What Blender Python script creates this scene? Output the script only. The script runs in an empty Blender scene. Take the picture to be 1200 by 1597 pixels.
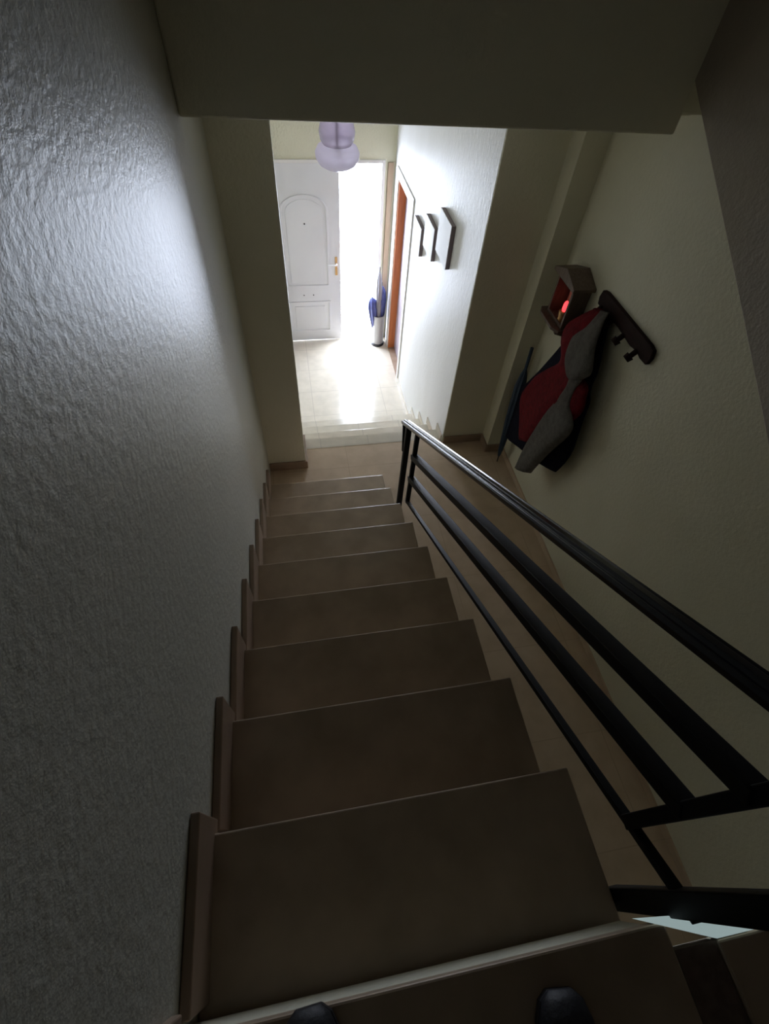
import bpy, bmesh, math
from mathutils import Vector, Matrix

C = bpy.context.scene.collection
SC = bpy.context.scene

# ------------------------------------------------------------------ camera
CAM_R = ((0.98448, -0.16633, 0.05604), (-0.10037, -0.79543, -0.59768), (0.14399, 0.58278, -0.79977))  # right, down, forward
CAM_P = (0.2811, -2.0828, 2.5810)
FPX = 760.53
cam_d = bpy.data.cameras.new('camera')
cam = bpy.data.objects.new('camera', cam_d)
C.objects.link(cam)
cam_d.sensor_fit = 'VERTICAL'
cam_d.sensor_height = 36.0
cam_d.lens = FPX / 1597.0 * 36.0
cam_d.clip_start = 0.02
r_, d_, f_ = [Vector(v) for v in CAM_R]
m = Matrix((r_, -d_, -f_)).transposed().to_4x4()
m.translation = Vector(CAM_P)
cam.matrix_world = m
SC.camera = cam

# ------------------------------------------------------------------ light
SC.view_settings.view_transform = 'Standard'
SC.view_settings.look = 'None'
SC.view_settings.exposure = 0.0
SC.view_settings.gamma = 1.0
SC.cycles.use_denoising = True
SC.cycles.max_bounces = 12
SC.cycles.diffuse_bounces = 8
SC.cycles.sample_clamp_indirect = 6.0

world = bpy.data.worlds.new('daylight')
SC.world = world
world.use_nodes = True
bg = world.node_tree.nodes['Background']
bg.inputs[0].default_value = (0.76, 0.84, 1.0, 1)
bg.inputs[1].default_value = 31.0

# stair grid: going, riser; nosing k stands at y = -k*GO, z = k*RI
GO, RI, W = 0.28, 0.18507, 0.8243
LAND = -2 * RI            # lower landing
HALL = -6 * RI            # hall floor
TOP = 8 * RI              # upper landing
CEIL = 2.04
BACK = 3.40
XR = 1.915                # right wall
XH = 1.42                 # right wall of the hall
XL = -0.02                # left wall
GAP0, GAP1, DTOP = 0.885, 1.285, HALL + 1.92   # open half of the entrance door


def area(name, loc, target, sx, sy, power, color, portal=False):
    l = bpy.data.lights.new(name, 'AREA')
    l.shape = 'RECTANGLE'
    l.size, l.size_y, l.energy, l.color = sx, sy, power, color
    o = bpy.data.objects.new(name, l)
    C.objects.link(o)
    o.location = loc
    o.rotation_euler = (Vector(target) - Vector(loc)).to_track_quat('-Z', 'Z').to_euler()
    if portal:
        l.cycles.is_portal = True
    return o


gc = ((GAP0 + GAP1) / 2, BACK + 0.13, (HALL + DTOP) / 2)
area('door_portal', gc, (gc[0], 0, gc[2]), GAP1 - GAP0 + 0.04, DTOP - HALL + 0.04, 1.0, (1, 1, 1), True)
# weak fill added for the upper floor's ambient, behind and above the photographer
area('upper_fill_light', (1.0, -4.2, 3.0), (0.9, 0.0, 2.7), 1.4, 1.4, 0.12, (1.0, 0.93, 0.84))

# ------------------------------------------------------------------ materials
def mat(name, color, rough=0.5, color2=None, nscale=6.0, bump=0.0, bscale=60.0, metal=0.0, spec=0.5,
        coat=0.0, emit=None, emit_s=0.0, trans=0.0, stretch=None, detail=4.0):
    mt = bpy.data.materials.new(name)
    mt.use_nodes = True
    nt = mt.node_tree
    b = nt.nodes['Principled BSDF']
    b.inputs['Roughness'].default_value = rough
    b.inputs['Metallic'].default_value = metal
    b.inputs['Specular IOR Level'].default_value = spec
    b.inputs['Coat Weight'].default_value = coat
    b.inputs['Transmission Weight'].default_value = trans
    tc = nt.nodes.new('ShaderNodeTexCoord')
    src = tc.outputs['Object']
    if stretch:
        mp = nt.nodes.new('ShaderNodeMapping')
        mp.inputs['Scale'].default_value = stretch
        nt.links.new(src, mp.inputs[0])
        src = mp.outputs[0]
    n = nt.nodes.new('ShaderNodeTexNoise')
    n.inputs['Scale'].default_value = nscale
    n.inputs['Detail'].default_value = detail
    nt.links.new(src, n.inputs['Vector'])
    rp = nt.nodes.new('ShaderNodeValToRGB')
    c2 = color2 or tuple(c * 0.93 for c in color)
    rp.color_ramp.elements[0].position = 0.35
    rp.color_ramp.elements[1].position = 0.68
    rp.color_ramp.elements[0].color = (*c2, 1)
    rp.color_ramp.elements[1].color = (*color, 1)
    nt.links.new(n.outputs['Fac'], rp.inputs[0])
    nt.links.new(rp.outputs[0], b.inputs['Base Color'])
    if bump:
        n2 = nt.nodes.new('ShaderNodeTexNoise')
        n2.inputs['Scale'].default_value = bscale
        n2.inputs['Detail'].default_value = 5.0
        n2.inputs['Roughness'].default_value = 0.6
        nt.links.new(src, n2.inputs['Vector'])
        bp = nt.nodes.new('ShaderNodeBump')
        bp.inputs['Strength'].default_value = bump
        bp.inputs['Distance'].default_value = 0.01
        nt.links.new(n2.outputs['Fac'], bp.inputs['Height'])
        nt.links.new(bp.outputs[0], b.inputs['Normal'])
    if emit:
        b.inputs['Emission Color'].default_value = (*emit, 1)
        b.inputs['Emission Strength'].default_value = emit_s
    return mt


def tile_mat(name, color, color2, mortar, sx, sy, rough, off=0.0):
    mt = mat(name, color, rough, color2, nscale=9.0)
    nt = mt.node_tree
    b = nt.nodes['Principled BSDF']
    tc = nt.nodes.new('ShaderNodeTexCoord')
    br = nt.nodes.new('ShaderNodeTexBrick')
    br.offset = off
    br.inputs['Scale'].default_value = 1.0
    br.inputs['Brick Width'].default_value = sx
    br.inputs['Row Height'].default_value = sy
    br.inputs['Mortar Size'].default_value = 0.004
    br.inputs['Mortar Smooth'].default_value = 0.3
    nt.links.new(tc.outputs['Object'], br.inputs['Vector'])
    mx = nt.nodes.new('ShaderNodeMix')
    mx.data_type = 'RGBA'
    ramp = [x for x in nt.nodes if x.type == 'VALTORGB'][0]
    nt.links.new(br.outputs['Fac'], mx.inputs[0])
    nt.links.new(ramp.outputs[0], mx.inputs[6])
    mx.inputs[7].default_value = (*mortar, 1)
    nt.links.new(mx.outputs[2], b.inputs['Base Color'])
    return mt


M = {
    'plaster': mat('cream_stucco', (0.70, 0.68, 0.54), 0.55, (0.66, 0.64, 0.50), 3.0, 0.35, 55.0),
    'stucco': mat('glossy_stucco', (0.61, 0.61, 0.54), 0.42, (0.57, 0.57, 0.50), 3.0, 0.26, 62.0, stretch=(1, 0.75, 1)),
    'hall_wall': mat('hall_paint', (0.80, 0.80, 0.80), 0.5, (0.76, 0.76, 0.75), 4.0, 0.25, 45.0, stretch=(1, 1, 0.4)),
    'casing': mat('darkened_stucco', (0.40, 0.35, 0.28), 0.6, (0.35, 0.30, 0.24), 3.0, 0.35, 55.0),  # browner than the walls: shade on the unlit casing put into the colour
    'ceiling': mat('ceiling_paint', (0.66, 0.63, 0.52), 0.7, None, 3.0, 0.2, 50.0),
    'tread': mat('beige_marble', (0.49, 0.385, 0.285), 0.30, (0.38, 0.295, 0.212), 7.0, 0.03, 120.0, detail=8.0),
    'skirt': mat('brown_marble', (0.36, 0.26, 0.19), 0.35, (0.29, 0.21, 0.15), 9.0),
    'landing': tile_mat('landing_tiles', (0.58, 0.45, 0.325), (0.50, 0.38, 0.265), (0.48, 0.365, 0.255), 0.60, 0.55, 0.28),
    'hall_floor': tile_mat('hall_tiles', (0.66, 0.60, 0.50), (0.58, 0.53, 0.44), (0.50, 0.45, 0.38), 0.40, 0.40, 0.16),
    'matte_black': mat('satin_black_metal', (0.008, 0.008, 0.009), 0.5, (0.006, 0.006, 0.007), 20.0, 0.02, 200.0, spec=0.2),
    'black': mat('black_enamel', (0.010, 0.010, 0.013), 0.22, (0.008, 0.008, 0.010), 20.0, 0.02, 200.0, spec=0.35, coat=0.1),
    'white_door': mat('white_lacquer', (0.74, 0.74, 0.76), 0.35, (0.71, 0.71, 0.73), 3.0),
    'white_frame': mat('white_frame', (0.80, 0.78, 0.76), 0.35),
    'brass': mat('old_brass', (0.62, 0.36, 0.15), 0.35, None, 30.0, metal=0.6),
    'orange_wood': mat('orange_wood', (0.52, 0.17, 0.05), 0.4, (0.42, 0.13, 0.04), 8.0, stretch=(6, 6, 0.6)),
    'tan_wood': mat('tan_wood', (0.40, 0.29, 0.20), 0.45, (0.34, 0.24, 0.16), 8.0, stretch=(6, 6, 0.6)),
    'dark_wood': mat('dark_wood', (0.030, 0.015, 0.013), 0.7, (0.020, 0.010, 0.009), 10.0, 0.1, 60.0, spec=0.12, stretch=(5, 1, 5)),
    'shrine_wood': mat('walnut_wood', (0.15, 0.105, 0.078), 0.55, (0.10, 0.068, 0.050), 12.0, 0.1, 60.0, stretch=(5, 5, 1)),
    'icon': mat('gilded_icon', (0.80, 0.55, 0.40), 0.4, (0.62, 0.36, 0.24), 28.0),
    'red_glass': mat('red_glow_glass', (0.9, 0.05, 0.05), 0.2, emit=(1.0, 0.05, 0.06), emit_s=2.2),
    'mauve': mat('mauve_grey_door', (0.34, 0.29, 0.33), 0.5),
    'glass': mat('lilac_frosted_glass', (0.90, 0.86, 0.93), 0.22, (0.82, 0.77, 0.87), 14.0, trans=0.9),
    'lamp_metal': mat('mauve_brown_metal', (0.16, 0.10, 0.10), 0.35, metal=0.5),
    'stand': mat('grey_enamel', (0.42, 0.42, 0.43), 0.35, metal=0.3),
    'blue': mat('blue_nylon', (0.07, 0.09, 0.30), 0.55, (0.05, 0.06, 0.22), 20.0, 0.3, 30.0),
    'grey_cloth': mat('grey_nylon', (0.30, 0.29, 0.32), 0.6, None, 20.0),
    'navy_cloth': mat('navy_fleece', (0.010, 0.011, 0.022), 0.9, (0.006, 0.007, 0.015), 40.0, 0.5, 90.0, spec=0.1),
    'red_cloth': mat('dark_red_fleece', (0.15, 0.006, 0.011), 0.85, (0.09, 0.004, 0.007), 30.0, 0.5, 90.0, spec=0.15),
    'grey_fleece': mat('grey_jersey', (0.135, 0.125, 0.115), 0.9, (0.10, 0.093, 0.086), 30.0, 0.5, 110.0, spec=0.1),
    'navy_umb': mat('navy_umbrella_cloth', (0.020, 0.045, 0.085), 0.6, None, 20.0, 0.3, 60.0),
    'canvas': mat('white_canvas', (0.84, 0.85, 0.88), 0.6, (0.82, 0.83, 0.86), 5.0, 0.1, 150.0),
    'edge': mat('shaded_canvas_side', (0.20, 0.16, 0.17), 0.6),  # canvas sides lie in shade, painted in as a dark colour
    'rubber': mat('black_shoe_leather', (0.010, 0.010, 0.013), 0.6, None, 30.0, 0.2, 80.0),
    'glow': mat('patch_glow', (0.55, 0.68, 0.68), 0.4, emit=(0.62, 0.80, 0.80), emit_s=0.40),  # emission stands in for a bright spot, no real lamp here
    'iron': mat('dark_hinge', (0.05, 0.05, 0.055), 0.4, metal=0.6),
}

def frosted(name, color, fac):
    mt = mat(name, color, 0.25, trans=1.0)
    nt = mt.node_tree
    b = nt.nodes['Principled BSDF']
    t = nt.nodes.new('ShaderNodeBsdfTranslucent')
    t.inputs['Color'].default_value = (*color, 1)
    mx = nt.nodes.new('ShaderNodeMixShader')
    mx.inputs[0].default_value = fac
    nt.links.new(b.outputs[0], mx.inputs[1])
    nt.links.new(t.outputs[0], mx.inputs[2])
    nt.links.new(mx.outputs[0], nt.nodes['Material Output'].inputs['Surface'])
    return mt


M['glass'] = frosted('lilac_frosted_glass', (0.86, 0.80, 0.90), 0.30)
M['opal'] = frosted('opal_glass', (0.95, 0.92, 0.98), 0.65)

# ------------------------------------------------------------------ helpers
def obj(name, bm, material, parent=None, bevel=0.0, smooth=False, sub=0, kind=None):
    me = bpy.data.meshes.new(name)
    bmesh.ops.recalc_face_normals(bm, faces=bm.faces)
    bm.to_mesh(me)
    bm.free()
    me.materials.append(M[material])
    if smooth:
        for p in me.polygons:
            p.use_smooth = True
    o = bpy.data.objects.new(name, me)
    C.objects.link(o)
    if parent:
        o.parent = parent
        o.matrix_parent_inverse = Matrix.Translation(parent.location).inverted() if parent.type == 'EMPTY' else Matrix.Identity(4)
    if bevel:
        b = o.modifiers.new('bevel', 'BEVEL')
        b.width = bevel
        b.segments = 2
        b.limit_method = 'ANGLE'
    if sub:
        s = o.modifiers.new('subsurf', 'SUBSURF')
        s.levels = s.render_levels = sub
    if kind:
        o['kind'] = kind
    return o


def thing(name, label, cat, loc, group=None):
    o = bpy.data.objects.new(name, None)
    C.objects.link(o)
    o.location = loc
    o.empty_display_size = 0.05
    return tag(o, label, cat, group)


def tag(o, label, cat, group=None):
    o['label'] = label
    o['category'] = cat
    if group:
        o['group'] = group
    return o


def add_box(bm, x0, x1, y0, y1, z0, z1):
    vs = [bm.verts.new((x, y, z)) for x in (x0, x1) for y in (y0, y1) for z in (z0, z1)]
    for f in ((0, 1, 3, 2), (4, 6, 7, 5), (0, 4, 5, 1), (2, 3, 7, 6), (0, 2, 6, 4), (1, 5, 7, 3)):
        bm.faces.new([vs[i] for i in f])
    return bm


def box(*a):
    return add_box(bmesh.new(), *a)


def prism(bm, pts, axis, a, b):
    """polygon pts in the plane across axis, extruded from a to b"""
    def P(p, t):
        if axis == 'x':
            return (t, p[0], p[1])
        if axis == 'y':
            return (p[0], t, p[1])
        return (p[0], p[1], t)
    v0 = [bm.verts.new(P(p, a)) for p in pts]
    v1 = [bm.verts.new(P(p, b)) for p in pts]
    n = len(pts)
    bm.faces.new(v0)
    bm.faces.new(v1[::-1])
    for i in range(n):
        bm.faces.new((v0[i], v0[(i + 1) % n], v1[(i + 1) % n], v1[i]))
    return bm


def lathe(bm, prof, cx, cy, n=32, axis='z', cz=0.0, cap=True):
    rings = []
    for r, h in prof:
        ring = []
        for i in range(n):
            a = 2 * math.pi * i / n
            u, v = r * math.cos(a), r * math.sin(a)
            if axis == 'z':
                ring.append(bm.verts.new((cx + u, cy + v, cz + h)))
            elif axis == 'x':
                ring.append(bm.verts.new((cx + h, cy + u, cz + v)))
            else:
                ring.append(bm.verts.new((cx + u, cy + h, cz + v)))
        rings.append(ring)
    for a, b in zip(rings, rings[1:]):
        for i in range(n):
            bm.faces.new((a[i], a[(i + 1) % n], b[(i + 1) % n], b[i]))
    if cap:
        bm.faces.new(rings[0][::-1])
        bm.faces.new(rings[-1])
    return bm


def tube(bm, a, b, r0, r1=None, n=12):
    a, b = Vector(a), Vector(b)
    r1 = r0 if r1 is None else r1
    d = (b - a).normalized()
    u = d.orthogonal().normalized()
    w = d.cross(u)
    R = [[bm.verts.new(p + (u * math.cos(2 * math.pi * i / n) + w * math.sin(2 * math.pi * i / n)) * r) for i in range(n)]
         for p, r in ((a, r0), (b, r1))]
    for i in range(n):
        bm.faces.new((R[0][i], R[0][(i + 1) % n], R[1][(i + 1) % n], R[1][i]))
    bm.faces.new(R[0][::-1])
    bm.faces.new(R[1])
    return bm


def bar(bm, a, b, prof):
    """sweep a closed (x, n) profile along a->b, x across, n square to x and to the run"""
    a, b = Vector(a), Vector(b)
    d = (b - a).normalized()
    x = Vector((1, 0, 0))
    n = x.cross(d).normalized()
    if n.z < 0:
        n = -n
    v0 = [bm.verts.new(a + x * p + n * q) for p, q in prof]
    v1 = [bm.verts.new(b + x * p + n * q) for p, q in prof]
    k = len(prof)
    bm.faces.new(v0)
    bm.faces.new(v1[::-1])
    for i in range(k):
        bm.faces.new((v0[i], v0[(i + 1) % k], v1[(i + 1) % k], v1[i]))
    return bm


def rect(w, h):
    return [(-w / 2, -h / 2), (w / 2, -h / 2), (w / 2, h / 2), (-w / 2, h / 2)]


def loft(rows, depth, n=28, fold=0.0, freq=5, seed=0.0, steps=4):
    """rows: pairs of 3D points (far edge, near edge); a closed draped body of the given half depth between them"""
    def cr(p0, p1, p2, p3, t):
        return 0.5 * ((2 * p1) + (-p0 + p2) * t + (2 * p0 - 5 * p1 + 4 * p2 - p3) * t * t + (-p0 + 3 * p1 - 3 * p2 + p3) * t ** 3)
    L = [Vector(a) for a, b in rows]
    R = [Vector(b) for a, b in rows]
    D = [Vector((d, 0, 0)) for d in depth]
    S = []
    for i in range(len(L) - 1):
        for s in range(steps):
            t = s / steps
            g = lambda A: cr(A[max(i - 1, 0)], A[i], A[i + 1], A[min(i + 2, len(A) - 1)], t)
            S.append((g(L), g(R), g(D).x))
    S.append((L[-1], R[-1], D[-1].x))
    bm = bmesh.new()
    rings = []
    for j, (l, r, d) in enumerate(S):
        c, u = (l + r) / 2, (r - l) / 2
        ring = []
        for i in range(n):
            a = 2 * math.pi * i / n
            k = 1 + fold * math.sin(freq * a + seed + j * 0.23) + fold * 0.5 * math.sin(freq * 2.3 * a + j * 0.41 + seed)
            ring.append(bm.verts.new(c + u * math.cos(a) * (1 + 0.15 * fold * math.sin(j * 0.9 + seed)) + Vector((d * math.sin(a) * k, 0, 0))))
        rings.append(ring)
    for a, b in zip(rings, rings[1:]):
        for i in range(n):
            bm.faces.new((a[i], a[(i + 1) % n], b[(i + 1) % n], b[i]))
    bm.faces.new(rings[0][::-1])
    bm.faces.new(rings[-1])
    return bm


def struct(name, bm, material, parent=None, **k):
    return obj(name, bm, material, parent, kind=None if parent else 'structure', **k)


# ------------------------------------------------------------------ the shell
FAR0, TOPW = -4.3, 4.3
PY0, PY1 = 0.594, 0.885          # left pier
struct('wall_left', box(XL - 0.15, XL, FAR0, BACK, HALL - 0.1, TOPW), 'stucco')
struct('wall_pier_left', box(XL, 0.263, PY0, PY1, LAND, CEIL), 'plaster')
struct('wall_hall_right', (lambda b: (add_box(b, XH, XH + 0.15, 0.745, 2.53, HALL - 0.02, CEIL),
                                      add_box(b, XH, XH + 0.15, 3.17, BACK, HALL - 0.02, CEIL),
                                      add_box(b, XH, XH + 0.15, 2.53, 3.17, HALL + 1.88, CEIL))[0])(bmesh.new()), 'hall_wall')
struct('wall_pier_right', box(XH + 0.15, 1.78, 0.745, 0.885, LAND, CEIL), 'plaster')
# bring the pier's dark front across the end of the hall wall
struct('wall_pier_front', box(XH + 0.002, 1.78, 0.735, 0.7455, LAND, CEIL), 'plaster')
struct('wall_corner_pillar', box(1.772, XR, 0.60, 0.885, LAND, CEIL), 'plaster')
struct('wall_right', box(XR, XR + 0.15, FAR0, 0.885, LAND - 0.1, TOPW), 'plaster')
bw = bmesh.new()
add_box(bw, XL, 0.085, BACK, BACK + 0.15, HALL, CEIL)
add_box(bw, 0.085, GAP1 + 0.03, BACK, BACK + 0.15, DTOP + 0.03, CEIL)
add_box(bw, GAP1 + 0.03, XH + 0.15, BACK, BACK + 0.15, HALL, CEIL)
struct('wall_back', bw, 'plaster')
struct('wall_upper_floor', box(XL, XR, FAR0 - 0.12, FAR0, TOP, TOPW), 'casing')  # out of view, given the dark stucco to cut bounce light
struct('wall_under_landing', box(XL, XR, -3.2, -3.1, LAND, TOP - 0.16), 'plaster')
# bulkhead over the stair foot: the edge of the floor above
bk = bmesh.new()
v = [(XL, -0.02), (1.71, -0.135), (1.71, 0.10), (XL, 0.10)]
prism(bk, v, 'z', CEIL, TOPW)
prism(bk, [(1.71, -0.02), (XR, -0.02), (XR, 0.10), (1.71, 0.10)], 'z', CEIL + 0.03, TOPW)
struct('wall_bulkhead', bk, 'plaster', bevel=0.008)
# ceiling of the lower storey and of the stairwell
struct('ceiling', box(XL, XR + 0.1, 0.10, BACK + 0.1, CEIL, CEIL + 0.2), 'ceiling')
struct('ceiling', box(XL - 0.1, XR + 0.1, FAR0 - 0.1, 0.12, TOPW, TOPW + 0.1), 'casing')  # stairwell top, likewise darkened to lower the bounce near the camera
# underside of the next flight, boxed in along the right wall
ps = [(0.10, 2.33), (-0.202, 2.150), (-0.782, 1.817), (-1.24, 1.550), (-1.62, 1.33), (-2.27, 0.93), (-3.1, 0.93), (-3.1, TOPW), (0.10, TOPW)]
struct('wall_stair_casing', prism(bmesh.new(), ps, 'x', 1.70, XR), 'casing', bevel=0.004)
# floors
struct('floor_landing', box(XL, XR, -3.1, 0.887, LAND - 0.16, LAND), 'landing')
struct('floor_hall', box(XL, XH + 0.35, 1.0, BACK + 0.02, HALL - 0.08, HALL), 'hall_floor')
fl = bmesh.new()
add_box(fl, XL, W - 0.015, FAR0, -2.245, TOP - 0.16, TOP - 0.03)
add_box(fl, W - 0.015, XR, FAR0, -2.30, TOP - 0.16, TOP - 0.03)
struct('floor_upper', fl, 'plaster')
struct('trim_landing_edge', box(XL, W - 0.002, FAR0, -2.24, TOP - 0.03, TOP), 'tread', bevel=0.004)
struct('trim_landing_side', box(0.905, XR, FAR0, -2.279, TOP - 0.03, TOP), 'tread', bevel=0.004)
struct('trim_landing_strip', box(W, 0.903, FAR0, -2.279, TOP - 0.034, TOP - 0.006), 'shrine_wood')
# baseboards
struct('baseboard_pier_left', box(XL, 0.278, PY0 - 0.014, PY1, LAND, LAND + 0.075), 'skirt', bevel=0.003)
struct('baseboard_pier_right', box(XH + 0.01, 1.77, 0.722, 0.735, LAND, LAND + 0.075), 'skirt', bevel=0.003)
bb = bmesh.new()
add_box(bb, 1.758, 1.772, 0.586, 0.735, LAND, LAND + 0.075)
add_box(bb, 1.772, XR, 0.586, 0.60, LAND, LAND + 0.075)
struct('baseboard_pillar', bb, 'skirt', bevel=0.003)
struct('baseboard_right', box(XR - 0.012, XR, -3.1, 0.586, LAND, LAND + 0.05), 'landing')
struct('baseboard_hall', box(XH - 0.012, XH, 1.80, 2.48, HALL, HALL + 0.07), 'hall_floor')

# ------------------------------------------------------------------ upper staircase (the flight one looks down)
st = thing('staircase', 'beige marble flight of stairs descending along the left wall from the upper landing', 'staircase', (0.4, -1.1, LAND))
body = []
for k in range(-1, 8):
    body += [(-k * GO + 0.0, (k - 1) * RI - 0.03 if k > -1 else LAND), (-k * GO + 0.0, k * RI - 0.03)]
pts = [(GO - 0.03, LAND)]
for k in range(-1, 8):
    pts += [(-k * GO - 0.03, k * RI - 0.03), (-(k + 1) * GO - 0.03, k * RI - 0.03)]
pts[1] = (GO - 0.03, -RI - 0.03)
pts += [(-8 * GO - 0.03, TOP - 0.165), (-8 * GO - 0.03, LAND)]
obj('stair_body', prism(bmesh.new(), pts, 'x', XL + 0.001, 0.80), 'plaster', st)
for k in range(-1, 8):
    obj('tread', box(XL + 0.001, W, -(k + 1) * GO - 0.030, -k * GO, k * RI - 0.03, k * RI), 'tread', st, bevel=0.004)
    obj('riser', box(XL + 0.001, 0.812, -k * GO - 0.030, -k * GO - 0.012, (k - 1) * RI, k * RI - 0.03), 'tread', st)
for k in range(-1, 8):
    y0, y1 = -(k + 1) * GO + 0.012, -k * GO + 0.030
    obj('skirting_tile', box(XL + 0.001, 0.0, y0, y1, k * RI - (0.03 if k > -1 else 0), k * RI + 0.135), 'skirt', st, bevel=0.003)
obj('skirting_tile', box(XL + 0.001, 0.0, -2.95, -2.21, TOP, TOP + 0.13), 'skirt', st, bevel=0.003)

# ------------------------------------------------------------------ lower staircase to the hall
s2 = thing('staircase', 'short lower flight of four pale steps from the landing down to the hall floor', 'staircase', (0.7, 1.3, HALL))
Y2 = 0.887
pts = [(Y2 - 0.0, HALL), (Y2 - 0.0, LAND - 0.03)]
for i in range(0, 4):
    yy, zz = Y2 + i * GO - 0.02, LAND - i * RI - 0.03
    pts += [(yy, zz), (yy, zz - RI)]
pts = [(Y2 - 0.25, LAND - 0.16), (Y2 - 0.0, LAND - 0.16), (Y2, LAND - RI - 0.03)]
for i in range(1, 4):
    pts += [(Y2 + i * GO - 0.02, LAND - i * RI - 0.03), (Y2 + i * GO - 0.02, LAND - (i + 1) * RI - (0.03 if i < 3 else 0))]
pts += [(Y2 - 0.25, HALL)]
obj('stair_body', prism(bmesh.new(), pts, 'x', XL + 0.001, XH - 0.001), 'plaster', s2)
for i in range(0, 4):
    z = LAND - i * RI
    if i:
        obj('tread', box(XL + 0.001, XH - 0.001, Y2 + (i - 1) * GO - 0.015, Y2 + i * GO, z - 0.03, z), 'hall_floor', s2, bevel=0.004)
    else:
        obj('tread', box(0.264, XH - 0.001, Y2 - 0.10, Y2 + 0.012, z - 0.012, z + 0.002), 'hall_floor', s2)
    for xa, xb in ((XL + 0.001, XL + 0.02), (XH - 0.012, XH - 0.001)):
        yb = Y2 + i * GO
        obj('skirting_tile', prism(bmesh.new(), [(yb - (0.13 if i == 0 else GO - 0.02), z + 0.002), (yb + 0.02, z + 0.002), (yb + 0.02, z + 0.07), (yb - (0.13 if i == 0 else GO - 0.02), z + 0.07)], 'x', xa, xb),
            'hall_floor', s2)

# ------------------------------------------------------------------ railing
RX = 0.852
rl = thing('stair_railing', 'black metal stair railing with three slanting bars and a grooved handrail', 'railing', (RX, -0.17, 0.06))


def on(y, off):     # height of a line parallel to the flight
    return off - 0.672 * y


hp = [(-0.024, -0.010), (0.024, -0.010), (0.026, 0.004), (0.020, 0.010), (0.012, 0.007), (0.007, 0.014), (-0.007, 0.014), (-0.012, 0.007), (-0.020, 0.010), (-0.026, 0.004)]
YT = -2.62
obj('handrail', bar(bmesh.new(), (RX, -0.075, on(-0.075, 0.622)), (RX, YT, on(YT, 0.622)), hp), 'black', rl, bevel=0.0015)
obj('handrail_end', bar(bmesh.new(), (RX, -0.088, on(-0.08, 0.622) + 0.004), (RX, -0.135, 0.50), rect(0.040, 0.014)), 'black', rl)
for off, w in ((0.430, 0.040), (0.250, 0.038), (0.035, 0.020)):
    y1 = -2.09 if off > 0.1 else -2.24
    obj('slanting_bar', bar(bmesh.new(), (RX, -0.325, on(-0.325, off)), (RX, y1, on(y1, off)), rect(w, 0.030 if off > 0.1 else 0.018)), 'matte_black', rl, bevel=0.002)
obj('post', box(RX - 0.016, RX + 0.016, -0.168, -0.136, -0.060, on(-0.15, 0.615)), 'matte_black', rl, bevel=0.003)
obj('post', box(RX - 0.012, RX + 0.012, -0.338, -0.316, 0.25, on(-0.327, 0.615)), 'matte_black', rl, bevel=0.003)
obj('post', box(RX - 0.013, RX + 0.013, -2.102, -2.074, on(-2.09, 0.03), on(-2.09, 0.615)), 'matte_black', rl, bevel=0.003)
obj('post', box(RX - 0.017, RX + 0.017, -2.238, -2.196, 1.235, on(-2.21, 0.615)), 'matte_black', rl, bevel=0.003)
for y, z in ((-0.152, -0.047), (-2.21, 1.262)):
    b = bmesh.new()
    add_box(b, 0.79, RX, y - 0.012, y + 0.012, z - 0.012, z + 0.012)
    obj('wall_bracket', b, 'black', rl)

# ------------------------------------------------------------------ entrance door
df = struct('door_1', (lambda b: (add_box(b, 0.085, 0.117, BACK - 0.012, BACK + 0.06, HALL, DTOP + 0.03),
                                  add_box(b, GAP1, GAP1 + 0.032, BACK - 0.012, BACK + 0.06, HALL, DTOP + 0.03),
                                  add_box(b, 0.117, GAP1, BACK - 0.012, BACK + 0.06, DTOP, DTOP + 0.03))[0])(bmesh.new()), 'white_frame', bevel=0.003)
LX0, LX1, LZ0, LZ1 = 0.119, 0.862, HALL + 0.008, DTOP - 0.004
leaf = obj('door_leaf', box(LX0, LX1, BACK, BACK + 0.045, LZ0, LZ1), 'white_door', df, bevel=0.002)


def arch_pts(cx, w, z0, zs, n=16):
    p = [(cx + w, z0), (cx + w, zs)]
    for i in range(1, n):
        a = math.pi * i / n
        p.append((cx + w * math.cos(a), zs + w * 0.62 * math.sin(a)))
    return p + [(cx - w, zs), (cx - w, z0)]


def ring(bm, outer, inner, y0, y1):
    n = len(outer)
    a = [bm.verts.new((x, y0, z)) for x, z in outer]
    b = [bm.verts.new((x, y0, z)) for x, z in inner]
    c = [bm.verts.new((x, y1, z)) for x, z in outer]
    d = [bm.verts.new((x, y1, z)) for x, z in inner]
    for i in range(n):
        j = (i + 1) % n
        for q in ((a[i], a[j], b[j], b[i]), (c[i], c[j], d[j], d[i]), (a[i], a[j], c[j], c[i]), (b[i], b[j], d[j], d[i])):
            bm.faces.new(q)
    return bm


cx = (LX0 + LX1) / 2
ab = bmesh.new()
ring(ab, arch_pts(cx, 0.245, HALL + 0.70, HALL + 1.50), arch_pts(cx, 0.225, HALL + 0.72, HALL + 1.50), BACK - 0.009, BACK + 0.001)
prism(ab, arch_pts(cx, 0.190, HALL + 0.76, HALL + 1.49), 'y', BACK - 0.005, BACK + 0.001)
obj('arched_panel', ab, 'white_door', leaf, bevel=0.002)
sq = lambda w, z0, z1: [(cx + w, z0), (cx + w, z1), (cx - w, z1), (cx - w, z0)]
lb = bmesh.new()
ring(lb, sq(0.245, HALL + 0.13, HALL + 0.52), sq(0.225, HALL + 0.15, HALL + 0.50), BACK - 0.009, BACK + 0.001)
prism(lb, sq(0.175, HALL + 0.19, HALL + 0.46), 'y', BACK - 0.006, BACK + 0.001)
obj('lower_panel', lb, 'white_door', leaf, bevel=0.002)
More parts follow.
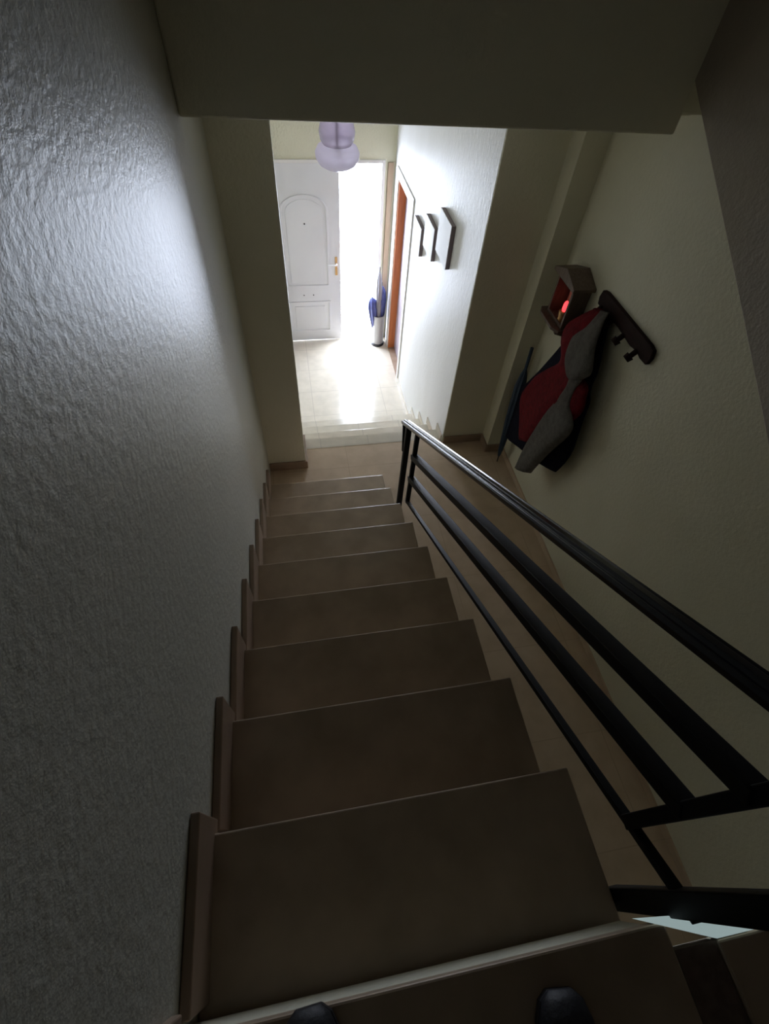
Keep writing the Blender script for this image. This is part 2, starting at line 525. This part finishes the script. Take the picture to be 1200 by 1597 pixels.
for dx in (-0.06, 0.05):
    obj('door_stud', lathe(bmesh.new(), [(0.006, 0), (0.006, -0.006), (0.002, -0.009)], cx + dx, BACK, 10, 'y', HALL + 0.60), 'iron', leaf)
obj('door_viewer', lathe(bmesh.new(), [(0.008, 0), (0.008, -0.006), (0.003, -0.008)], cx, BACK - 0.004, 10, 'y', HALL + 1.38), 'iron', leaf)
dh = box(0.800, 0.826, BACK - 0.010, BACK, HALL + 0.83, HALL + 1.03)
obj('handle_plate', dh, 'brass', leaf, bevel=0.002)
hb = bmesh.new()
tube(hb, (0.813, BACK - 0.008, HALL + 0.96), (0.813, BACK - 0.05, HALL + 0.96), 0.008)
tube(hb, (0.816, BACK - 0.05, HALL + 0.96), (0.72, BACK - 0.05, HALL + 0.96), 0.008)
obj('door_handle', hb, 'white_door', leaf)
struct('floor_doorstep', box(GAP0 - 0.1, GAP1 + 0.1, BACK + 0.02, BACK + 0.5, HALL - 0.08, HALL - 0.01), 'hall_floor')
# tall tan strip in the corner right of the opening
struct('trim_corner', box(1.345, 1.40, BACK - 0.02, BACK - 0.001, HALL, HALL + 1.93), 'tan_wood', bevel=0.003)

# ------------------------------------------------------------------ side doorway
d2 = struct('door_2', (lambda b: (add_box(b, XH - 0.014, XH, 3.17, 3.25, HALL, HALL + 1.95),
                                  add_box(b, XH - 0.014, XH, 2.48, 2.535, HALL, HALL + 1.95),
                                  add_box(b, XH - 0.014, XH, 2.535, 3.17, HALL + 1.87, HALL + 1.95))[0])(bmesh.new()), 'white_frame', bevel=0.003)
jb = bmesh.new()
add_box(jb, XH, XH + 0.15, 3.15, 3.168, HALL, HALL + 1.87)
add_box(jb, XH, XH + 0.15, 2.53, 2.55, HALL, HALL + 1.87)
add_box(jb, XH, XH + 0.15, 2.55, 3.15, HALL + 1.85, HALL + 1.87)
obj('door_lining', jb, 'orange_wood', d2)
obj('door_leaf', box(XH + 0.075, XH + 0.115, 2.55, 3.15, HALL + 0.01, HALL + 1.85), 'mauve', d2, bevel=0.002)
obj('threshold', box(XH + 0.0, XH + 0.075, 2.55, 3.15, HALL, HALL + 0.012), 'skirt', d2)

# ------------------------------------------------------------------ canvases on the hall wall
def canvas(y0, y1, z0, z1, label):
    t = thing('wall_canvas', label, 'picture', (XH, (y0 + y1) / 2, z0), 'white canvases on the hall wall')
    obj('canvas_box', box(XH - 0.030, XH - 0.001, y0, y1, z0, z1), 'edge', t)
    obj('canvas_face', box(XH - 0.034, XH - 0.030, y0 - 0.001, y1 + 0.001, z0 - 0.001, z1 + 0.001), 'canvas', t)
    return t


canvas(1.27, 1.57, 0.845, 1.135, 'white canvas panel hung on hall wall, nearest of three and highest in view')
canvas(1.66, 1.94, 0.710, 0.945, 'white canvas panel hung on hall wall, the middle one of three')
canvas(2.04, 2.31, 0.565, 0.785, 'white canvas panel on hall wall, farthest and closest to side doorway')

# ------------------------------------------------------------------ hall ceiling lamp
lx, ly, lz = 0.683, 1.80, 1.40
lt = thing('ceiling_lamp', 'two tier blown glass ceiling lamp with lilac tint hanging in the hall', 'lamp', (lx, ly, CEIL))
obj('canopy', lathe(bmesh.new(), [(0.06, 0.0), (0.06, -0.012), (0.045, -0.03), (0.012, -0.04)], lx, ly, 24, 'z', CEIL), 'lamp_metal', lt, smooth=True)
obj('rod', tube(bmesh.new(), (lx, ly, CEIL - 0.03), (lx, ly, lz + 0.02), 0.010), 'lamp_metal', lt, smooth=True)
up = [(0.030, 0.195), (0.075, 0.185), (0.108, 0.150), (0.120, 0.105), (0.112, 0.06), (0.095, 0.035)]
up = up + [(r - 0.006, h) for r, h in up[::-1]]
obj('upper_glass', lathe(bmesh.new(), up, lx, ly, 40, 'z', lz, cap=False), 'glass', lt, smooth=True)
obj('cap', lathe(bmesh.new(), [(0.028, 0.185), (0.050, 0.192), (0.046, 0.215), (0.012, 0.235)], lx, ly, 24, 'z', lz), 'lamp_metal', lt, smooth=True)
lo = [(0.094, 0.034), (0.132, 0.022), (0.150, -0.010), (0.146, -0.045), (0.122, -0.080), (0.080, -0.102), (0.020, -0.110)]
lo = lo + [(max(r - 0.006, 0.004), h + (0.006 if h < -0.05 else 0)) for r, h in lo[::-1]]
obj('lower_glass', lathe(bmesh.new(), lo, lx, ly, 40, 'z', lz, cap=False), 'opal', lt, smooth=True)
obj('bulb', lathe(bmesh.new(), [(0.010, 0.02), (0.028, 0.0), (0.034, -0.025), (0.022, -0.05), (0.004, -0.058)], lx, ly, 20, 'z', lz), 'white_door', lt, smooth=True)

# ------------------------------------------------------------------ stand with blue things by the entrance
ux, uy = 1.300, 3.27
us = thing('umbrella_stand', 'grey cylindrical umbrella stand on hall floor right of the open door', 'stand', (ux, uy, HALL))
obj('stand_body', lathe(bmesh.new(), [(0.070, 0.0), (0.072, 0.01), (0.072, 0.39), (0.076, 0.40), (0.066, 0.40), (0.066, 0.02)], ux, uy, 32, 'z', HALL), 'stand', us, smooth=True)
obj('base_ring', lathe(bmesh.new(), [(0.082, 0.0), (0.082, 0.02), (0.071, 0.03)], ux, uy, 32, 'z', HALL), 'iron', us)
for k, (dx, dy, tx, ty, h, r, m_, lab) in enumerate((
        (-0.02, 0.0, -0.085, 0.02, 0.64, 0.048, 'blue', 'blue umbrella in grey stand, leaning left with its pointed tip against the daylight'),
        (0.02, 0.02, 0.03, 0.03, 0.78, 0.044, 'blue', 'blue folded umbrella upright in the grey stand beside the side doorway'),
        (0.0, -0.02, -0.01, 0.0, 0.97, 0.026, 'grey_cloth', 'pale grey umbrella, tallest in the stand by the entrance'))):
    u = thing('umbrella', lab, 'umbrella', (ux + dx, uy + dy, HALL + 0.06), 'umbrellas in the grey stand')
    a = Vector((ux + dx, uy + dy, HALL + 0.06))
    b = Vector((ux + tx, uy + ty, HALL + h))
    bm = bmesh.new()
    seg = [(0.0, 0.2), (0.25, 0.7), (0.5, 1.0), (0.72, 1.15), (0.86, 0.9), (0.93, 0.35)]
    prev = None
    for t, s in seg:
        p = a.lerp(b, t)
        rr = [bm.verts.new(p + Vector((math.cos(i * math.pi / 8), math.sin(i * math.pi / 8), 0)) * r * s * (1 + 0.22 * (i % 2))) for i in range(16)]
        if prev:
            for i in range(16):
                bm.faces.new((prev[i], prev[(i + 1) % 16], rr[(i + 1) % 16], rr[i]))
        else:
            bm.faces.new(rr[::-1])
        prev = rr
    bm.faces.new(prev)
    obj('umbrella_cover', bm, m_, u)
    obj('umbrella_handle', tube(bmesh.new(), a.lerp(b, 0.9), b, 0.008, 0.005), 'iron', u)

# cabinet on the left hall wall, mostly hidden by the pier
wc = thing('wall_cabinet', 'narrow grey cabinet on the left hall wall, its edge showing past the pier', 'cabinet', (0.12, 3.0, HALL + 0.5))
obj('cabinet_body', box(XL, 0.228, 2.86, 3.10, HALL + 0.535, HALL + 0.80), 'grey_cloth', wc, bevel=0.004)
obj('cabinet_top', box(XL, 0.236, 2.85, 3.11, HALL + 0.80, HALL + 0.815), 'tan_wood', wc, bevel=0.003)
obj('cabinet_base', box(XL, 0.245, 2.85, 3.11, HALL + 0.515, HALL + 0.535), 'dark_wood', wc, bevel=0.003)

# ------------------------------------------------------------------ wall shrine with the red light
sy0, sy1 = 0.25, 0.46
sh = thing('wall_shrine', 'small dark wooden icon shrine with gabled hood on the right wall beside the pillar', 'shrine', (XR, 0.355, 0.98))
fx = 1.815
bd = bmesh.new()
add_box(bd, XR - 0.012, XR - 0.001, sy0, sy1, 1.00, 1.24)
add_box(bd, fx, XR - 0.012, sy0, sy0 + 0.014, 1.00, 1.24)
add_box(bd, fx, XR - 0.012, sy1 - 0.014, sy1, 1.00, 1.24)
obj('shrine_box', bd, 'shrine_wood', sh, bevel=0.002)
ym = (sy0 + sy1) / 2
obj('shrine_roof', prism(bmesh.new(), [(sy0 - 0.03, 1.235), (sy1 + 0.03, 1.235), (sy1 + 0.03, 1.255), (ym, 1.305), (sy0 - 0.03, 1.255)], 'x', fx - 0.035, XR - 0.001), 'shrine_wood', sh, bevel=0.002)
obj('shrine_shelf', prism(bmesh.new(), [(XR - 0.001, sy0 - 0.02), (XR - 0.001, sy1 + 0.04), (fx - 0.03, sy1 + 0.04), (fx - 0.055, sy1 - 0.01), (fx - 0.055, sy0 + 0.03), (fx - 0.03, sy0 - 0.02)], 'z', 0.985, 1.002), 'shrine_wood', sh, bevel=0.002)
for y in (sy0 + 0.02, sy1 - 0.04):
    br = [(XR - 0.001, 0.985), (fx - 0.03, 0.985), (fx - 0.02, 0.955), (fx + 0.03, 0.94), (XR - 0.04, 0.90), (XR - 0.001, 0.87)]
    bm = bmesh.new()
    prism(bm, br, 'y', y, y + 0.018)
    obj('shelf_bracket', bm, 'shrine_wood', sh)
fr = bmesh.new()
ring(fr, [(sy0, 1.002), (sy1, 1.002), (sy1, 1.235), (sy0, 1.235)], [(sy0 + 0.018, 1.018), (sy1 - 0.018, 1.018), (sy1 - 0.018, 1.215), (sy0 + 0.018, 1.215)], 0, 0.010)
for v_ in fr.verts:
    x, y, z = v_.co
    v_.co = (fx - 0.010 + y, x, z)
obj('front_frame', fr, 'shrine_wood', sh, bevel=0.002)
ic = tag(obj('icon_panel', box(XR - 0.026, XR - 0.013, ym - 0.068, ym + 0.068, 1.02, 1.205), 'icon', bevel=0.002), 'small gilded brown icon standing inside the wooden wall shrine', 'icon')
cd = thing('vigil_light', 'glowing red vigil light inside the wooden wall shrine', 'candle', (1.836, 0.330, 1.002))
obj('candle_cup', lathe(bmesh.new(), [(0.020, 0.0), (0.024, 0.012), (0.018, 0.02), (0.026, 0.06), (0.026, 0.065)], 1.836, 0.330, 20, 'z', 1.002), 'brass', cd, smooth=True)
obj('candle_glass', lathe(bmesh.new(), [(0.011, 0.0), (0.0145, 0.012), (0.014, 0.040), (0.010, 0.055), (0.003, 0.062)], 1.836, 0.330, 20, 'z', 1.068), 'red_glass', cd, smooth=True)

# ------------------------------------------------------------------ coat rack
cr_ = thing('coat_rack', 'dark wooden coat rack with pegs on the right wall', 'coat rack', (XR, -0.13, 1.25))
yb = [-0.40, -0.385, -0.36]
bp = [(0.135, 1.225), (0.145, 1.26), (0.135, 1.30), (0.10, 1.308), (-0.36, 1.308), (-0.395, 1.30), (-0.405, 1.262), (-0.395, 1.225), (-0.34, 1.222), (-0.30, 1.232), (-0.24, 1.222), (-0.10, 1.232), (0.04, 1.222)]
obj('rack_board', prism(bmesh.new(), bp, 'x', XR - 0.024, XR - 0.001), 'dark_wood', cr_, bevel=0.003)
for y in (0.09, -0.035, -0.165, -0.30):
    bm = bmesh.new()
    tube(bm, (XR - 0.02, y, 1.235), (XR - 0.045, y, 1.205), 0.014, 0.013)
    tube(bm, (XR - 0.042, y, 1.209), (XR - 0.060, y, 1.190), 0.023, 0.019)
    obj('peg', bm, 'dark_wood', cr_, smooth=False, bevel=0.002)

navy = [([1.87, 0.049, 1.231], [1.87, -0.035, 1.239]), ([1.86, 0.184, 1.056], [1.86, -0.103, 1.128]), ([1.855, 0.261, 0.856], [1.855, -0.153, 1.004]),
        ([1.85, 0.403, 0.557], [1.85, -0.182, 0.899]), ([1.85, 0.552, 0.238], [1.85, -0.226, 0.799]), ([1.85, 0.527, 0.005], [1.85, -0.274, 0.541]), ([1.85, 0.521, -0.1], [1.85, -0.233, 0.281])]
red = [([1.86, 0.079, 1.235], [1.86, -0.012, 1.254]), ([1.845, 0.149, 1.16], [1.845, -0.026, 1.209]), ([1.83, 0.221, 1.062], [1.83, -0.051, 1.151]),
       ([1.82, 0.229, 0.971], [1.82, -0.046, 1.051]), ([1.81, 0.13, 0.879], [1.81, -0.089, 0.937]), ([1.81, 0.227, 0.743], [1.81, -0.162, 0.943]),
       ([1.81, 0.338, 0.578], [1.81, -0.209, 0.902]), ([1.81, 0.401, 0.414], [1.81, -0.235, 0.811]), ([1.81, 0.34, 0.262], [1.81, -0.162, 0.606]), ([1.81, 0.239, 0.125], [1.81, -0.041, 0.354])]
grey_up = [([1.85, 0.027, 1.252], [1.85, -0.039, 1.278]), ([1.83, 0.067, 1.128], [1.83, -0.06, 1.231]), ([1.81, 0.108, 1.051], [1.81, -0.095, 1.167]),
           ([1.79, 0.073, 0.965], [1.79, -0.167, 1.072]), ([1.78, -0.011, 0.901], [1.78, -0.197, 1.022]), ([1.78, -0.059, 0.89], [1.78, -0.159, 0.964]),
           ([1.78, -0.054, 0.813], [1.78, -0.144, 0.878]), ([1.78, 0.012, 0.59], [1.78, -0.167, 0.773]), ([1.77, 0.053, 0.378], [1.77, -0.285, 0.712]),
           ([1.77, 0.082, 0.14], [1.77, -0.187, 0.433]), ([1.77, 0.097, -0.024], [1.77, -0.097, 0.132])]
tag(obj('coat', loft(navy, [0.02, 0.030, 0.038, 0.042, 0.045, 0.045, 0.04], fold=0.14, freq=5, seed=1.0), 'navy_cloth', smooth=True),
    'dark navy coat hanging behind the red jacket on the coat rack', 'coat')
jk = thing('jacket', 'dark red jacket hanging from the far peg of the coat rack', 'jacket', (1.86, 0.05, 1.24))
obj('jacket_body', loft(red, [0.015, 0.025, 0.035, 0.035, 0.030, 0.040, 0.050, 0.055, 0.05, 0.04], fold=0.16, freq=4, seed=0.3), 'red_cloth', jk, smooth=True)
obj('hanging_loop', tube(bmesh.new(), (1.86, 0.035, 1.24), (1.845, 0.075, 1.235), 0.004), 'red_cloth', jk)
gs = thing('sweater', 'grey jersey sweater draped over the red jacket, sleeve hanging lowest', 'sweater', (1.85, 0.0, 1.25))
obj('sweater_body', loft(grey_up[:6], [0.014, 0.022, 0.030, 0.034, 0.034, 0.020], fold=0.18, freq=4, seed=2.0), 'grey_fleece', gs, smooth=True)
obj('sweater_sleeve', loft(grey_up[5:], [0.020, 0.020, 0.032, 0.040, 0.038, 0.028], fold=0.16, freq=3, seed=0.8), 'grey_fleece', gs, smooth=True)

# long umbrella standing in the corner behind the coat
um = thing('umbrella', 'long furled dark blue umbrella leaning in the corner by the pillar', 'umbrella', (1.835, 0.47, LAND))
a, b = Vector((1.835, 0.47, LAND)), Vector((1.845, 0.545, 0.67))
bm = bmesh.new()
prev = None
for t, s in ((0.06, 0.3), (0.12, 0.6), (0.45, 1.2), (0.70, 1.3), (0.80, 0.8), (0.84, 0.4)):
    p = a.lerp(b, t)
    rr = [bm.verts.new(p + Vector((math.cos(i * math.pi / 8), math.sin(i * math.pi / 8), 0)) * 0.026 * s * (1 + 0.2 * (i % 2))) for i in range(16)]
    if prev:
        for i in range(16):
            bm.faces.new((prev[i], prev[(i + 1) % 16], rr[(i + 1) % 16], rr[i]))
    else:
        bm.faces.new(rr[::-1])
    prev = rr
bm.faces.new(prev)
obj('umbrella_cover', bm, 'navy_umb', um)
obj('umbrella_tip', tube(bmesh.new(), a, a.lerp(b, 0.1), 0.004, 0.006), 'iron', um)
obj('umbrella_handle', tube(bmesh.new(), a.lerp(b, 0.82), b, 0.011, 0.012), 'navy_umb', um)

# ------------------------------------------------------------------ glowing patch added for a bright spot of unknown source, beside the railing foot
fp = thing('light_patch', 'small pale glowing patch added for a bright spot at landing edge beside the railing foot', 'light', (0.90, -2.26, TOP - 0.02))
obj('patch_face', prism(bmesh.new(), [(0.768, -2.226), (0.846, -2.235), (0.988, -2.277), (0.904, -2.2765)], 'z', TOP - 0.004, TOP + 0.002), 'glow', fp)
obj('patch_backing', prism(bmesh.new(), [(0.800, -2.236), (0.846, -2.239), (0.970, -2.275), (0.904, -2.2765)], 'z', TOP - 0.03, TOP - 0.004), 'iron', fp)


# ------------------------------------------------------------------ the photographer's shoe tips on the landing
def shoe(cx, cy, rot, label):
    t = thing('shoe', label, 'shoe', (cx, cy, TOP), 'black shoes on the upper landing')
    def R_(x, y):
        return (cx + x * math.cos(rot) - y * math.sin(rot), cy + x * math.sin(rot) + y * math.cos(rot))
    prof = [(0.0, 0.020, 0.030), (-0.012, 0.034, 0.042), (-0.035, 0.043, 0.052), (-0.07, 0.047, 0.060), (-0.11, 0.044, 0.072), (-0.16, 0.037, 0.092), (-0.21, 0.034, 0.100), (-0.26, 0.033, 0.098), (-0.285, 0.026, 0.085)]
    bm = bmesh.new()
    prev = None
    for y, w, h in prof:
        rr = []
        for i in range(20):
            a = 2 * math.pi * i / 20
            px, pz = w * math.cos(a), math.sin(a)
            pz = 0.018 + (h - 0.018) * max(pz, 0) ** 0.8 if pz > 0 else 0.018
            x2, y2 = R_(px, y)
            rr.append(bm.verts.new((x2, y2, TOP + pz)))
        if prev:
            for i in range(20):
                bm.faces.new((prev[i], prev[(i + 1) % 20], rr[(i + 1) % 20], rr[i]))
        else:
            bm.faces.new(rr[::-1])
        prev = rr
    bm.faces.new(prev)
    obj('shoe_upper', bm, 'rubber', t, smooth=True)
    out = [R_(w * 1.05, y) for y, w, h in prof] + [R_(-w * 1.05, y) for y, w, h in prof[::-1]]
    obj('shoe_sole', prism(bmesh.new(), out, 'z', TOP + 0.0005, TOP + 0.019), 'iron', t, bevel=0.002)


shoe(0.195, -2.235, 0.05, 'tip of a black shoe over the landing edge near the left wall')
shoe(0.598, -2.285, -0.12, 'tip of a black shoe on the landing toward the railing side')
